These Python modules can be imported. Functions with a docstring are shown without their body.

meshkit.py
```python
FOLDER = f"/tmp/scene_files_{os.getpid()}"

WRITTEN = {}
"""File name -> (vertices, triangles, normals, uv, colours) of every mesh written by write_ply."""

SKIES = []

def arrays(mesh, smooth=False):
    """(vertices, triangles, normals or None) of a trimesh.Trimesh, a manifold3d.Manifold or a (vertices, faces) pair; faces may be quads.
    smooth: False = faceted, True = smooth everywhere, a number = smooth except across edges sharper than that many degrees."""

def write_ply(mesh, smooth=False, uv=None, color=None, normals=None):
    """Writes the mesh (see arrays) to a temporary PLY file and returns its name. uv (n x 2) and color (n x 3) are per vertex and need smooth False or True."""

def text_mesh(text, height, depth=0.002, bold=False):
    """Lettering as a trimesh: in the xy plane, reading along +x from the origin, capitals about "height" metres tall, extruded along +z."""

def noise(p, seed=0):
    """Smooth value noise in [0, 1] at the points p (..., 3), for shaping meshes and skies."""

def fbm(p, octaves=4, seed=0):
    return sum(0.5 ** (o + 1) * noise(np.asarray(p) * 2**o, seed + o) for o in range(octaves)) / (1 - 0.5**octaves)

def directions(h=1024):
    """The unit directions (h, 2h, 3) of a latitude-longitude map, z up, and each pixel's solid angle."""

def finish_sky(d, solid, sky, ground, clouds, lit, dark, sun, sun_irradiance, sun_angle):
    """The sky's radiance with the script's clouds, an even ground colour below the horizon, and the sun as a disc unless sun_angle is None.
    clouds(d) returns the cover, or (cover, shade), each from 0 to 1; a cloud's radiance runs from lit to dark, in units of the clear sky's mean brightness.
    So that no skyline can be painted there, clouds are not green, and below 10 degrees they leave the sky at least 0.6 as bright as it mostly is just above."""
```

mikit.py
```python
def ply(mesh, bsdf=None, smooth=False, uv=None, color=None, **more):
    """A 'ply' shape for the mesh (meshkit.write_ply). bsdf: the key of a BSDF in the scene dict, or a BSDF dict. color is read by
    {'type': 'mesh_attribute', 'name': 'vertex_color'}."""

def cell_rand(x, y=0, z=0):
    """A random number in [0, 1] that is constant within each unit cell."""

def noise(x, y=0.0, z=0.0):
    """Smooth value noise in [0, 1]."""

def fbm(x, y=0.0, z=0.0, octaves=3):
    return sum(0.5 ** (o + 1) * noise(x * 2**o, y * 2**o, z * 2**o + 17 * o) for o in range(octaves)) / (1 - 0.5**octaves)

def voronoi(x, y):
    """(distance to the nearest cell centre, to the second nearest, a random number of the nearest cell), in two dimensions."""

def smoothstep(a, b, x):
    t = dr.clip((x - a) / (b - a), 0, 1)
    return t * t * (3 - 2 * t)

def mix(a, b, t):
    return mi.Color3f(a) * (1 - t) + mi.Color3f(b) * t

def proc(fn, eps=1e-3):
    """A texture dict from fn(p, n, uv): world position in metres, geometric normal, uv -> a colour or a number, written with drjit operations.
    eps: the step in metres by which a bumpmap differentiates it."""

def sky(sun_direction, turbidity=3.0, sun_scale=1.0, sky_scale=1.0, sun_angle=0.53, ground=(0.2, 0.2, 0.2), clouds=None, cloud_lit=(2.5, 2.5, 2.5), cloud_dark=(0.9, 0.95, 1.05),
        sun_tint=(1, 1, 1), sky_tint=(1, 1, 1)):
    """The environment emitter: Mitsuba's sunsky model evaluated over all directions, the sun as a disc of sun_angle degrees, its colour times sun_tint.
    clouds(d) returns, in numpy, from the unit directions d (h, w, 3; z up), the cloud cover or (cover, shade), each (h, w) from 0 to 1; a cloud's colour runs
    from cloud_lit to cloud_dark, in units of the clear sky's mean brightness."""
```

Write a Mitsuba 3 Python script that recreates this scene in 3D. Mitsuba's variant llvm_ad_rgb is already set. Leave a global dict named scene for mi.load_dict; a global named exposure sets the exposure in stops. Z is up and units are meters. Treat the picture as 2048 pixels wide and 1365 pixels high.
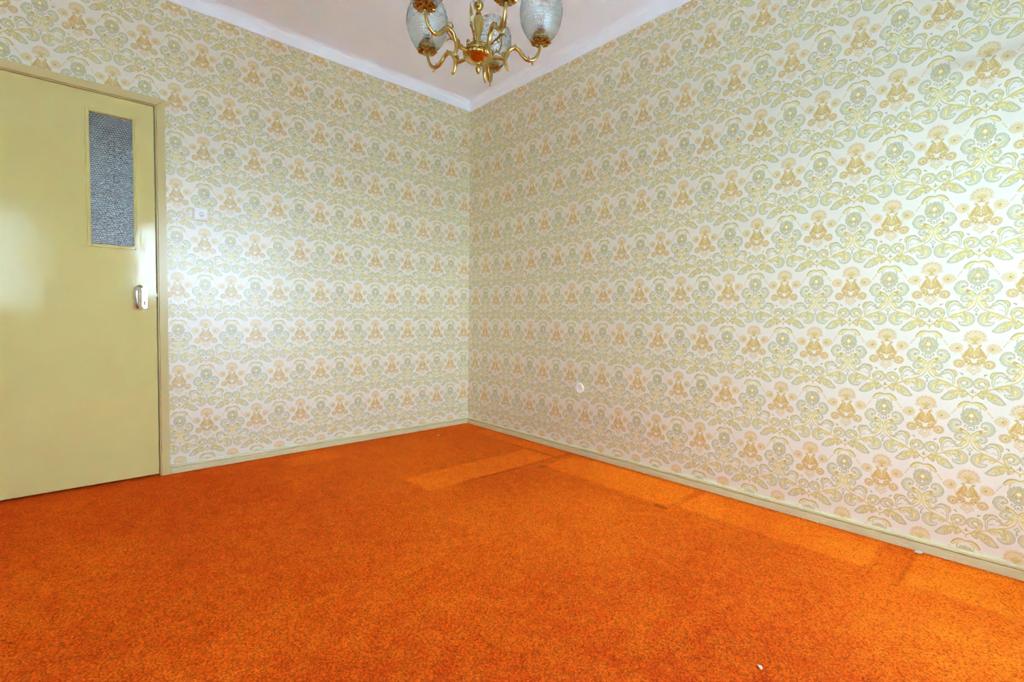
import math
import numpy as np
import drjit as dr
import trimesh
import manifold3d as m3
import mitsuba as mi
import mikit
import meshkit
from shapely.geometry import Polygon, box as rect
from shapely.ops import unary_union

T = mi.ScalarTransform4f
scene, labels = {}, {}

# ------------------------------------------------------------------ camera, sky, exposure
F_PX, YAW, PITCH, ROLL = 966.35, 0.74117, -0.037874, 0.011864
CAM = np.array((-2.43545, -3.27745, 0.9))
PPX, PPY = 11.86, -12.03
fwd = np.array((math.cos(PITCH) * math.sin(YAW), math.cos(PITCH) * math.cos(YAW), math.sin(PITCH)))
rgt = np.cross(fwd, (0, 0, 1)); rgt /= np.linalg.norm(rgt)
up0 = np.cross(rgt, fwd)
up = -math.sin(ROLL) * rgt + math.cos(ROLL) * up0
scene['camera'] = {'type': 'perspective', 'fov': math.degrees(2 * math.atan(1024 / F_PX)), 'fov_axis': 'x', 'near_clip': 0.05, 'far_clip': 200.0,
                   'principal_point_offset_x': -PPX / 2048, 'principal_point_offset_y': -PPY / 1365,
                   'to_world': T().look_at(origin=CAM.tolist(), target=(CAM + fwd).tolist(), up=up.tolist())}
exposure = 6.66
# open shade under a part-clouded sky: bluer than the picture's white point, which sits between it and the carpet's bounce
scene['daylight'] = mikit.sky((0.25, 1.0, 0.9), turbidity=4.0, sun_scale=1.0, sky_scale=1.0, ground=(0.165, 0.245, 0.315), sky_tint=(0.725, 0.99, 1.20),
                              clouds=lambda d: 0.55 + 0.4 * meshkit.fbm(d * 3.0, 4, 5), cloud_lit=(1.76, 2.40, 2.90), cloud_dark=(1.12, 1.54, 1.95), sun_tint=(0.70, 1.0, 1.15))

# ------------------------------------------------------------------ helpers
def put(key, mesh, bsdf, smooth=False, **more):
    scene[key] = mikit.ply(mesh, bsdf, smooth=smooth, **more)
    return key


def tag(key, label=None, category=None, group=None, kind=None):
    labels[key] = {k: v for k, v in dict(label=label, category=category, group=group, kind=kind).items() if v}


def block(lo, hi, c=0.0):
    """A box, its edges chamfered by c."""
    lo, hi = np.array(lo, float), np.array(hi, float)
    if c <= 0:
        m = trimesh.creation.box(extents=hi - lo)
        m.apply_translation((lo + hi) / 2)
        return m
    pts = []
    for ax in range(3):
        for s in (0, 1):
            for a in (0, 1):
                for b in (0, 1):
                    q = np.zeros(3)
                    o = [k for k in range(3) if k != ax]
                    q[ax] = (lo, hi)[s][ax]
                    q[o[0]] = lo[o[0]] + c if a == 0 else hi[o[0]] - c
                    q[o[1]] = lo[o[1]] + c if b == 0 else hi[o[1]] - c
                    pts.append(q)
    return trimesh.convex.convex_hull(np.array(pts))


def join(*ms):
    return trimesh.util.concatenate(list(ms))


def lathe(profile, n=32, at=(0, 0, 0)):
    """Revolves (radius, height) points, given from the bottom up, about z."""
    pr = np.array(profile, float)
    a = np.arange(n) * 2 * np.pi / n
    v = np.stack([pr[:, :1] * np.cos(a), pr[:, :1] * np.sin(a), np.repeat(pr[:, 1:2], n, 1)], -1).reshape(-1, 3) + np.array(at)
    i, j = np.meshgrid(np.arange(len(pr) - 1), np.arange(n), indexing='ij')
    q = np.stack([i * n + j, i * n + (j + 1) % n, (i + 1) * n + (j + 1) % n, (i + 1) * n + j], -1).reshape(-1, 4)
    m = trimesh.Trimesh(v, np.vstack([q[:, [0, 1, 2]], q[:, [0, 2, 3]]]), process=False)
    m.update_faces(m.nondegenerate_faces())
    return m


def smooth_path(pts, n=6):
    pts = np.array(pts, float)
    e = np.vstack([2 * pts[0] - pts[1], pts, 2 * pts[-1] - pts[-2]])
    out = []
    for i in range(1, len(e) - 2):
        t = np.linspace(0, 1, n, endpoint=False)[:, None]
        a, b, c, d = e[i - 1], e[i], e[i + 1], e[i + 2]
        out.append(.5 * (2 * b + (c - a) * t + (2 * a - 5 * b + 4 * c - d) * t * t + (3 * b - a - 3 * c + d) * t ** 3))
    return np.vstack(out + [e[-2][None]])


def tube(pts, sides=10, n=6, flat=1.0):
    """A round bar along (x, y, z, radius) points with closed ends."""
    s = smooth_path(pts, n) if n else np.array(pts, float)
    p, r = s[:, :3], np.maximum(s[:, 3], 1e-4)
    t = np.gradient(p, axis=0)
    t /= np.linalg.norm(t, axis=1, keepdims=True) + 1e-12
    a = np.cross(t[0], (0, 1, 0) if abs(t[0][1]) < .9 else (1, 0, 0))
    A = []
    for k in range(len(p)):
        a = a - t[k] * (a @ t[k])
        a /= np.linalg.norm(a)
        A.append(a)
    A = np.array(A)
    B = np.cross(t, A)
    g = np.arange(sides) * 2 * np.pi / sides
    v = p[:, None] + r[:, None, None] * (np.cos(g)[None, :, None] * A[:, None] + flat * np.sin(g)[None, :, None] * B[:, None])
    v = np.vstack([v.reshape(-1, 3), p[:1], p[-1:]])
    L = len(p)
    f = []
    for i in range(L - 1):
        for j in range(sides):
            k = (j + 1) % sides
            f += [(i * sides + j, i * sides + k, (i + 1) * sides + k), (i * sides + j, (i + 1) * sides + k, (i + 1) * sides + j)]
    for j in range(sides):
        k = (j + 1) % sides
        f += [(L * sides, k, j), (L * sides + 1, (L - 1) * sides + j, (L - 1) * sides + k)]
    m = trimesh.Trimesh(v, f, process=False)
    return m


def ball(c, r, sub=2):
    m = trimesh.creation.icosphere(subdivisions=sub, radius=1.0)
    m.apply_scale(r if np.ndim(r) else (r, r, r))
    m.apply_translation(c)
    return m


def prism_y(poly, y0, y1):
    """A shapely polygon in (x, z) extruded from y0 to y1."""
    m = trimesh.creation.extrude_polygon(poly, y1 - y0, engine='earcut')
    v = m.vertices.copy()
    m.vertices = np.stack([v[:, 0], y0 + v[:, 2], v[:, 1]], 1)
    m.invert()
    return m


def prism_x(poly, x0, x1):
    """A shapely polygon in (y, z) extruded from x0 to x1."""
    m = trimesh.creation.extrude_polygon(poly, x1 - x0, engine='earcut')
    v = m.vertices.copy()
    m.vertices = np.stack([x0 + v[:, 2], v[:, 0], v[:, 1]], 1)
    return m


def turned(m, deg, at=(0, 0, 0)):
    m = m.copy()
    m.apply_transform(trimesh.transformations.rotation_matrix(math.radians(deg), (0, 0, 1)))
    m.apply_translation(at)
    return m

# ---- wallpaper print: strokes of one half motif in millimetres (u from the tree's axis to the medallion's, v up from the bud)
WPW, WPH = 261.65, 258.96           # repeat across, half repeat up
HW = WPW / 2
PAPER = np.array((.755, .715, .575))
INK = {k: (np.array(c) / 255.0) ** 2.2 / (np.array((240, 233, 224)) / 255.0) ** 2.2 * PAPER for k, c in dict(
    p=(240, 233, 224), w=(249, 246, 228), g=(202, 199, 165), G=(176, 169, 128), y=(215, 198, 124), Y=(189, 166, 76), o=(217, 188, 123),
    O=(200, 164, 90), t=(230, 211, 177), T=(216, 191, 143), h=(246, 236, 178), d=(150, 138, 96)).items()}
prims = []                          # (layer, ax, ay, bx, by, ra, rb, ink)


def spline(pts, n):
    pts = np.array(pts, float)
    if len(pts) < 3:
        return np.array([pts[0] + (pts[-1] - pts[0]) * t for t in np.linspace(0, 1, n + 1)])
    e = np.vstack([2 * pts[0] - pts[1], pts, 2 * pts[-1] - pts[-2]])
    out = []
    for i in range(1, len(e) - 2):
        t = np.linspace(0, 1, n, endpoint=False)[:, None]
        a, b, c, d = e[i - 1], e[i], e[i + 1], e[i + 2]
        out.append(.5 * (2 * b + (c - a) * t + (2 * a - 5 * b + 4 * c - d) * t * t + (3 * b - a - 3 * c + d) * t ** 3))
    return np.vstack(out + [e[-2][None]])


def ink(k, layer, pts, r, n=3):
    """A brush stroke along (u, v, radius) or (u, v) points."""
    pts = [tuple(q) if len(q) == 3 else (*q, r) for q in pts]
    if len(pts) == 1:
        u, v, w = pts[0]
        prims.append((layer, u, v, u + .01, v, w, w, k))
        return
    s = spline(pts, n)
    for a, b in zip(s[:-1], s[1:]):
        prims.append((layer, a[0], a[1], b[0], b[1], max(a[2], .15), max(b[2], .15), k))


def leaf(pts, fill, edge, layer, hatch=None, lit='h', rim=1.1, step=3.2, side=0.0, n=4):
    """A thick stroke with a darker rim, pale feather lines across it and a pale vein."""
    pts = [(u, v, r * 1.12 + .2) for u, v, r in pts]
    if edge:
        ink(edge, layer, [(u, v, r + rim) for u, v, r in pts], 1, n)
    ink(fill, layer + 1, pts, 1, n)
    if hatch:
        s = spline(pts, 14)
        seg = np.r_[0, np.cumsum(np.hypot(*np.diff(s[:, :2], axis=0).T))]
        for x in np.arange(step, seg[-1] - step * .5, step):
            u, v, r = (np.interp(x, seg, s[:, c]) for c in range(3))
            u2, v2 = (np.interp(x + step * .7, seg, s[:, c]) for c in range(2))
            t = np.array((u2 - u, v2 - v))
            t /= np.hypot(*t) + 1e-9
            m = np.array((-t[1], t[0]))
            for sg in ((1, -1) if side == 0 else (side,)):
                a, b = np.array((u, v)) + m * sg * r * .1, np.array((u, v)) + m * sg * r * .88 - t * r * .75
                ink(hatch, layer + 2, [(*a, .5), (*b, .28)], 1, 1)
        ink(lit, layer + 3, [(u, v, min(.5, r * .25)) for u, v, r in pts], 1, n)


def bloom(u, v, r, petals, outer, edge, layer, squash=1.0, start=0.0, frac=.36, arc=2 * np.pi):
    """A scalloped ring of petals."""
    for k in range(petals):
        a = start + arc * k / (petals if arc > 6 else petals - 1)
        q = (u + r * np.cos(a), v + r * squash * np.sin(a))
        if edge:
            ink(edge, layer, [(*q, r * frac + .9)], 1)
        ink(outer, layer + 1, [(*q, r * frac)], 1)


def pearl(u, v, layer, r=3.0, ring='Y'):
    ink(ring, layer, [(u, v, r + 1.6)], 1)
    ink('y', layer + 1, [(u, v, r)], 1)
    ink('w', layer + 2, [(u + .3, v + .3, r * .62)], 1)


def motif():
    # peony over the tree
    bloom(0, 21, 24, 9, 't', None, 10, squash=.88, start=-.25, frac=.34, arc=np.pi + .5)
    ink('t', 11, [(0, 22, 23)], 1)
    ink('t', 11, [(20, 13, 8), (29, 11.5, 5)], 1)
    bloom(0, 21, 24, 9, 'T', None, 12, squash=.88, start=-.25, frac=.13, arc=np.pi + .5)
    for rr, kk, w in ((21, 'p', .55), (16.5, 'T', .9), (15, 'h', .6)):
        ink(kk, 13, [(rr * np.cos(a), 19 + rr * .9 * np.sin(a)) for a in np.linspace(-.15, np.pi / 2, 7)], w, 2)
    ink('t', 14, [(0, 19, 11.5)], 1)
    ink('o', 15, [(0, 20, 8.5), (7, 17, 6.5)], 1)
    ink('o', 15, [(0, 14.5, 8)], 1)
    for a in (0, 3.5, 7.0):
        ink('h', 16, [(a, 25 - a * .4, .5), (a * 1.15, 16, .4)], 1, 1)
    ink('y', 16, [(0, 13, 3.6)], 1)
    ink('h', 17, [(0, 27.5, .6), (6, 26, .6), (10, 21.5, .5)], 1)
    for u, v in ((23, 20), (27, 14), (17, 29), (9, 35)):
        ink('p', 17, [(u, v, .5), (u * 1.13, v + (v - 21) * .22 + 1, .35)], 1, 1)
    # trefoil bud and its stalk
    ink('o', 15, [(0, 4, 4.6), (0, -2, 3)], 1)
    ink('o', 15, [(6, -1.5, 3.6)], 1)
    ink('O', 16, [(0, 5.4, .9), (0, -.5, .7)], 1)
    # tree: horned vase shape cut by pale curls
    ink('o', 20, [(14.5, -10.5, 2.6), (17.5, -8.2, 2.6), (14.5, -6.5, 2.4), (11.5, -9.5, 2.6), (11, -15, 3.0), (13, -22, 5.6), (16, -31, 8), (19.5, -41, 9.8), (20, -50, 11)], 1)
    ink('o', 20, [(20, -50, 11), (9, -45, 8), (0, -38, 5), (0, -30, 3)], 1)
    ink('o', 20, [(26, -56, 6), (32.5, -52, 2.6)], 1)
    ink('o', 20, [(29, -44, 3), (33, -47, 1.8)], 1)
    for u, v, r in ((21, -69, 6.2), (11, -72, 6), (3, -77, 5.2), (15.5, -79, 4), (24.5, -63, 4.6), (8, -83, 3)):
        ink('o', 20, [(u, v, r)], 1)
    ink('o', 20, [(8.5, -20, 4), (9, -30, 6.5), (10, -40, 9)], 1)
    ink('o', 20, [(22, -58, 7), (12, -63, 5)], 1)
    ink('O', 21, [(13, -20, .8), (17.5, -32, 1.2), (24, -44, 1.3), (29.5, -53, 1)], 1)
    ink('O', 21, [(21, -70, 2), (13, -73, 2), (5, -79, 1.8)], 1)
    ink('p', 22, [(0, -10, 2.4), (0, -17, 3.0), (0, -24, 1.4)], 1)
    ink('o', 20, [(6, -20, 4), (6, -30, 5)], 1)
    ink('o', 20, [(0, -32, 6), (0, -50, 8)], 1)
    ink('g', 23, [(0, -15, 1.4)], 1)
    for q in ((0, -28, 1.7), (0, -37, 2.1), (5.5, -33, 1.2), (6.5, -41.5, 1.5), (0, -46.5, 2.4), (11, -44, 1.0), (4.5, -25.5, .9)):
        ink('p' if q[1] < -40 else 'h', 22, [q], 1)
    ink('h', 22, [(10.5, -18, .5), (12, -27, .6), (14.5, -33, .5)], 1)
    ink('O', 21, [(4, -50, .7), (10, -49, .7), (14, -45, .6), (15, -38, .5)], 1)
    ink('p', 22, [(22.5, -49.5, .5), (18, -54, 1.7), (14, -56, .7)], 1)
    ink('p', 22, [(13, -56.5, .6), (8.5, -59, 1.7), (4, -60.5, .6)], 1)
    ink('h', 22, [(26, -50, .5), (28, -56, .5)], 1)
    ink('p', 22, [(17, -64, .5), (14.5, -69, .9), (17.5, -75, .5)], 1)
    ink('p', 22, [(6.5, -74, .5), (8.5, -80, .8)], 1)
    for a in (90, 25, -35, -90):
        c, s_ = np.cos(np.radians(a)), np.sin(np.radians(a))
        ink('p', 23, [(c * 1.2, -66 + s_ * 1.2, 1.5), (c * 6.5, -66 + s_ * 6.5, 1.2)], 1, 1)
    ink('w', 24, [(0, -66, 2.2)], 1)
    # pink lattice tail
    for q in ([(0, -84, 1.8), (9, -93, 2.6), (17, -100, 2.6)], [(0, -101, 2.4), (8, -95, 2), (16, -88, 2.2)], [(17, -101, 3), (8, -107, 2.6), (0, -117, 1.8)],
              [(0, -100, 2), (7, -106, 2)], [(19.5, -94, 2.4)], [(11, -87, 2.6)]):
        ink('t', 18, q, 1)
    for u, v in ((0, -97), (8, -101), (0, -109), (14, -95)):
        ink('T', 19, [(u, v, 1.5)], 1)
    # side flowers
    for u, v, r, n, c1, c2, tilt in ((49.5, -18.5, 18, 13, 't', 'o', .2), (41, -77, 15.5, 12, 'T', 'o', -.3)):
        bloom(u, v, r * .84, n, c1, None, 10, start=tilt, frac=.3)
        ink(c1, 11, [(u, v, r * .84)], 1)
        bloom(u, v, r * .66, n, 'T' if c1 == 't' else 'O', None, 12, start=tilt, frac=.12)
        ink(c2, 14, [(u - 1.5, v - .5, r * .56)], 1)
        for k in range(11):
            a = tilt + k * 2 * np.pi / 11
            ink('h' if k % 2 else 'p', 16, [(u + r * .22 * np.cos(a), v + r * .22 * np.sin(a), .62), (u + r * .78 * np.cos(a + .25), v + r * .78 * np.sin(a + .25), .34)], 1, 1)
        ink('Y', 17, [(u - 1.5, v - 1, r * .2)], 1)
        ink('h', 18, [(u - 4, v + 4.5, .6), (u + 2, v + 4.5, .8), (u + 4.5, v - 1, .6)], 1)
    for u, v, r in ((69, -19.5, 4.2), (66, -27, 2.8), (65, -12, 3), (76.5, -8, 3.4), (80.5, -1, 2.9), (84.5, 5, 3.3), (88, 10, 2)):
        ink('t', 10, [(u, v, r)], 1)
        ink('T', 11, [(u, v - .4, r * .4)], 1)
    ink('g', 10, [(31, -20, 1.0), (35, -15, 1.4)], 1)
    # medallion
    m = HW
    bloom(m, -13, 23.5, 13, 'g', 'G', 30, squash=1.12, start=np.pi / 2, frac=.25)
    ink('g', 32, [(m, -1, 17), (m, -20, 19)], 1)
    bloom(m, -13, 20, 13, 'G', None, 33, squash=1.1, start=np.pi / 2, frac=.13)
    for k in range(13):
        a = np.pi / 2 + k * 2 * np.pi / 13
        ink('p', 34, [(m + 15 * np.cos(a), -13 + 16 * np.sin(a), .45), (m + 23 * np.cos(a + .12), -13 + 25 * np.sin(a + .12), .55)], 1, 1)
    ink('Y', 34, [(m, 6, 4.6), (m - 5, -8, 3.4), (m - 12.5, -20, 4.6)], 1)
    ink('y', 35, [(m, 5, 3), (m - 5, -8, 2.6), (m - 11, -18, 3)], 1)
    ink('h', 35, [(m, -9, 4.4)], 1)
    for u, v in ((m, 5), (m - 12, -20)):
        pearl(u, v, 36, 2.5)
    ink('w', 36, [(m, -12, 3.8), (m, -6, 2)], 1)
    ink('h', 36, [(m - 7, -12, .9), (m - 2, -2, .8)], 1)
    ink('p', 36, [(m, -25, 1.4), (m, -30, 3.2)], 1)
    ink('Y', 35, [(m - 7, -26, 1.1), (m, -23, 1)], 1)
    # wings over the medallion
    leaf([(m - 1, 36, 1.6), (m - 8, 37.5, 4), (m - 20, 34.5, 6.4), (m - 30, 27, 6), (m - 38.5, 17.5, 2.2)], 'y', None, 26, 'w', rim=.9, step=3, side=1)
    ink('G', 29, [(m, 38.5, .9), (m - 8, 42, 1.1), (m - 21, 41.8, 1.1), (m - 31, 35, 1.0), (m - 40, 21, 1.2)], 1)
    ink('g', 25, [(m - 14, 31, 2.2), (m - 26, 25, 2.4), (m - 35, 16, 1.8)], 1)
    # V of the stems below the tree
    ink('y', 46, [(0, -209, .6), (0, -198, 1.8), (9, -188.5, 2.5), (21, -178.5, 3), (30, -177.5, 3), (41, -180.5, 3.6), (52, -187, 4)], 1)
    ink('Y', 47, [(1.5, -198, .5), (10, -190.5, .6), (22, -181.5, .6), (36, -182.5, .5)], 1)
    ink('h', 47, [(2, -194.5, .5), (11, -185.5, .6), (20, -176.8, .5)], 1)
    ink('Y', 46, [(21, -177, 1.8), (24.5, -171, .7)], 1)
    leaf([(31, -181.5, 4), (44, -187.5, 9.5), (55, -195.5, 12.5), (66, -205, 11), (78, -211.5, 6), (84.5, -213, 2.5)], 'g', 'G', 40, 'w', step=3.4, lit='y')
    for u, v, r in ((49, -206, 3), (56, -210, 3), (64, -213, 2.8), (72, -214.5, 2.4), (70, -196, 3), (77, -203, 2.6)):
        ink('g', 41, [(u, v, r)], 1)
    leaf([(34, -182, 3), (46, -186.5, 5.4), (57, -193.5, 5.8), (63, -202, 3)], 'y', None, 43, 'h', step=3)
    pearl(56, -190.5, 48, 3.1)
    for q in ([(34, -184, 1.6), (40, -190, 2.2), (42, -198, 1.4)], [(42, -187, 1.6), (48, -194, 2.2), (49, -202, 1.4)], [(50, -190, 1.4), (57, -201, 2), (58, -209, 1.1)]):
        ink('Y', 44, q, 1)
        ink('h', 45, [(u - .4, v + .6, r * .35) for u, v, r in q], 1)
    leaf([(15, -190, 1.4), (22, -195, 3.6), (28, -199, 1.8)], 'y', 'G', 40, None, rim=1)
    ink('G', 40, [(19, -198, 1.4), (29, -202.5, 2)], 1)
    ink('h', 43, [(17, -191.5, .5), (26, -197.5, .5)], 1)
    # small cross over the V
    for q in ([(0, -171, 1.6), (0, -186, 1.0)], [(0, -179.5, 1.5), (7, -181, 1.2)], [(0, -176, 2.6)]):
        ink('G', 30, q, 1)
    ink('g', 31, [(0, -176, 1.3)], 1)
    # the long stem from the kiss to the V
    st = [(m - 1.2, -80, 1.2), (m - 1.3, -98, 1.5), (m - 3.5, -112, 1.8), (m - 11, -126.5, 2.0), (m - 27, -138.5, 2.0), (m - 49, -148, 2.0), (75, -153, 2.1), (55, -162, 2.3), (37, -173, 2.3), (24, -181, 2)]
    ink('y', 48, st, 1, 4)
    ink('Y', 49, [(u - .2, v - r * .75, .5) for u, v, r in st], 1, 4)
    ink('h', 50, [(u + .2, v + r * .35, .5) for u, v, r in st], 1, 4)
    # paisley leaf below the stem
    leaf([(57, -162, 2), (70, -157.5, 4.4), (86, -153.5, 5.6), (101, -154, 8.4), (112, -160.5, 10), (115.5, -171, 10.4), (111.5, -181.5, 9.4), (101.5, -187.5, 7.4), (91, -186, 4.6), (85.5, -181, 2)], 'g', 'G', 34, 'p', step=3.4, lit='w')
    leaf([(57, -161.5, 1.8), (72, -156.5, 3.2), (88, -153, 4), (102, -156.5, 5.6), (109, -164, 5.4), (110.5, -173, 4.4), (106, -181, 2.4)], 'y', None, 38, 'h', step=2.8)
    ink('g', 36, [(86, -160, 3), (95, -167, 5), (101, -175, 4)], 1)
    for k in range(4):
        ink('w', 37, [(99 + 2 * k, -162 - 5 * k, .5), (90 + 2.2 * k, -163 - 4.6 * k, .35)], 1, 1)
    ink('p', 37, [(92, -177, 1), (90, -178.5, 1.6), (86, -177.5, .9)], 1)
    pearl(103, -158.5, 45, 2.9)
    ink('Y', 44, [(98, -151.5, 3.2)], 1)
    ink('h', 45, [(98, -151, 1.2)], 1)
    for k in range(4):
        ink('y', 35, [(64 + 6 * k, -161 + k, 1.5), (69 + 5 * k, -166.5 + k, 1.0)], 1, 1)
    # cap leaf above the stem
    leaf([(53.5, -154, 1.8), (52.8, -142, 2.6), (53.5, -129, 3.4), (57.5, -117, 5.6), (65.5, -109.5, 6.6), (75, -109, 5.6), (80.5, -114.5, 3.6), (81, -120, 1.8)], 'g', 'G', 34, 'p', step=3.4, rim=.9)
    leaf([(47.5, -124, 1.6), (48.5, -115, 2.8), (54, -107.5, 3.2), (59, -105, 2)], 'y', 'G', 37, None, rim=1.2)
    ink('h', 39, [(48.5, -121, .5), (50.5, -113.5, .6), (56, -107.5, .5)], 1)
    ink('G', 36, [(59, -104, 2), (71, -101.8, 1.4), (79, -105, 1.4)], 1)
    ink('G', 34, [(29.5, -119.5, 1.3), (31, -115, 2.2), (36.5, -113.5, 1.3)], 1)
    leaf([(85, -113, 1.4), (88.5, -121, 2.6), (97, -127.5, 2.4), (106, -128, 1.2)], 'g', 'G', 34, None, rim=.8)
    ink('g', 35, [(86, -114, 2), (91, -112, 1.6)], 1)
    # curl with a pearl beside the tree's axis
    leaf([(31, -172, 1.6), (35, -160, 3.2), (38.5, -150, 4.4), (34, -138.5, 5.6), (24, -133.4, 5.6), (14, -136.5, 6.4), (8.8, -145, 6.8), (10.5, -155.5, 6.6), (17.5, -161, 5), (24, -159, 2.4)], 'g', 'G', 34, 'p', step=3.2)
    leaf([(37, -148, 2.4), (33, -138.5, 3.2), (24, -134.5, 4), (16, -138, 3.8), (12, -145, 2.4)], 'y', None, 38, 'w', step=2.8, side=-1)
    ink('Y', 40, [(36, -143, .6), (31, -135, .7), (22, -130.3, .7), (12, -133, .6), (5, -141, .5)], 1)
    pearl(38.6, -147.5, 42, 2.6)
    for k in range(4):
        ink('y' if k % 2 else 'h', 41, [(36 - k * .5, -155 - 4 * k, .9), (31 - k * 1.2, -162 - 4.4 * k, .6)], 1, 1)
        ink('y', 41, [(39 + k * .3, -155 - 4 * k, 1.0), (38 - k * 1., -163 - 3.6 * k, .6)], 1, 1)
    # the big hook beside the medallion
    leaf([(99.5, -46, 3.4), (96, -39.5, 7), (88.5, -38, 9.6), (82.5, -44.5, 11), (80.5, -56, 10.6), (84, -66.5, 9), (95, -70.5, 7.6), (110, -72.5, 5.6), (122, -77.5, 3.4), (129, -86, 1.6)], 'g', 'G', 30, 'p', step=4, lit='w')
    ink('g', 31, [(73, -66, 3), (79, -74, 3), (88, -79, 2.4)], 1)
    ink('g', 31, [(86, -47, 9), (91, -52, 5)], 1)
    ink('G', 33, [(98, -49, .8), (91, -47, .9), (88, -52, .8)], 1)
    for q in ([(71.5, -62, 2.4)], [(73, -70, 2.6)], [(80, -77, 2.4)]):
        ink('g', 31, q, 1)
    leaf([(84, -57, 1.2), (95, -63.5, 4.4), (106, -67.5, 5.4), (117, -74, 4), (128, -85, 1.6)], 'y', 'G', 35, 'h', step=3, rim=1.1)
    ink('Y', 39, [(104.5, -65.5, 5)], 1)
    ink('O', 40, [(104.5, -65.5, 3)], 1)
    ink('h', 41, [(105, -65, 1.2)], 1)
    ink('w', 40, [(83, -55.5, .8), (92, -58.5, 1.1), (99, -61, .6)], 1)
    # scroll under the hook and leaf inside the stem
    leaf([(129, -85.5, 1.2), (119, -81.5, 2.2), (107, -82, 2.8), (98, -86, 6), (94, -93, 7), (97.5, -99.5, 6), (104, -100, 4), (106.5, -95.5, 2)], 'g', 'G', 32, 'p', step=3.2)
    ink('h', 36, [(127, -87, .6), (117, -84.5, .6), (107, -86, .5)], 1)
    leaf([(119, -89, 1.6), (118.5, -99, 5), (115, -109, 5.4), (108, -119, 3.8), (99, -126, 1.4)], 'y', 'G', 33, 'h', step=3, rim=1)
    ink('Y', 37, [(116, -103, 3)], 1)
    ink('h', 38, [(116.4, -102.6, 1.1)], 1)
    ink('p', 36, [(122.5, -90, .5), (124, -100, .7), (121, -112, .7), (112, -123, .5)], 1)
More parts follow.
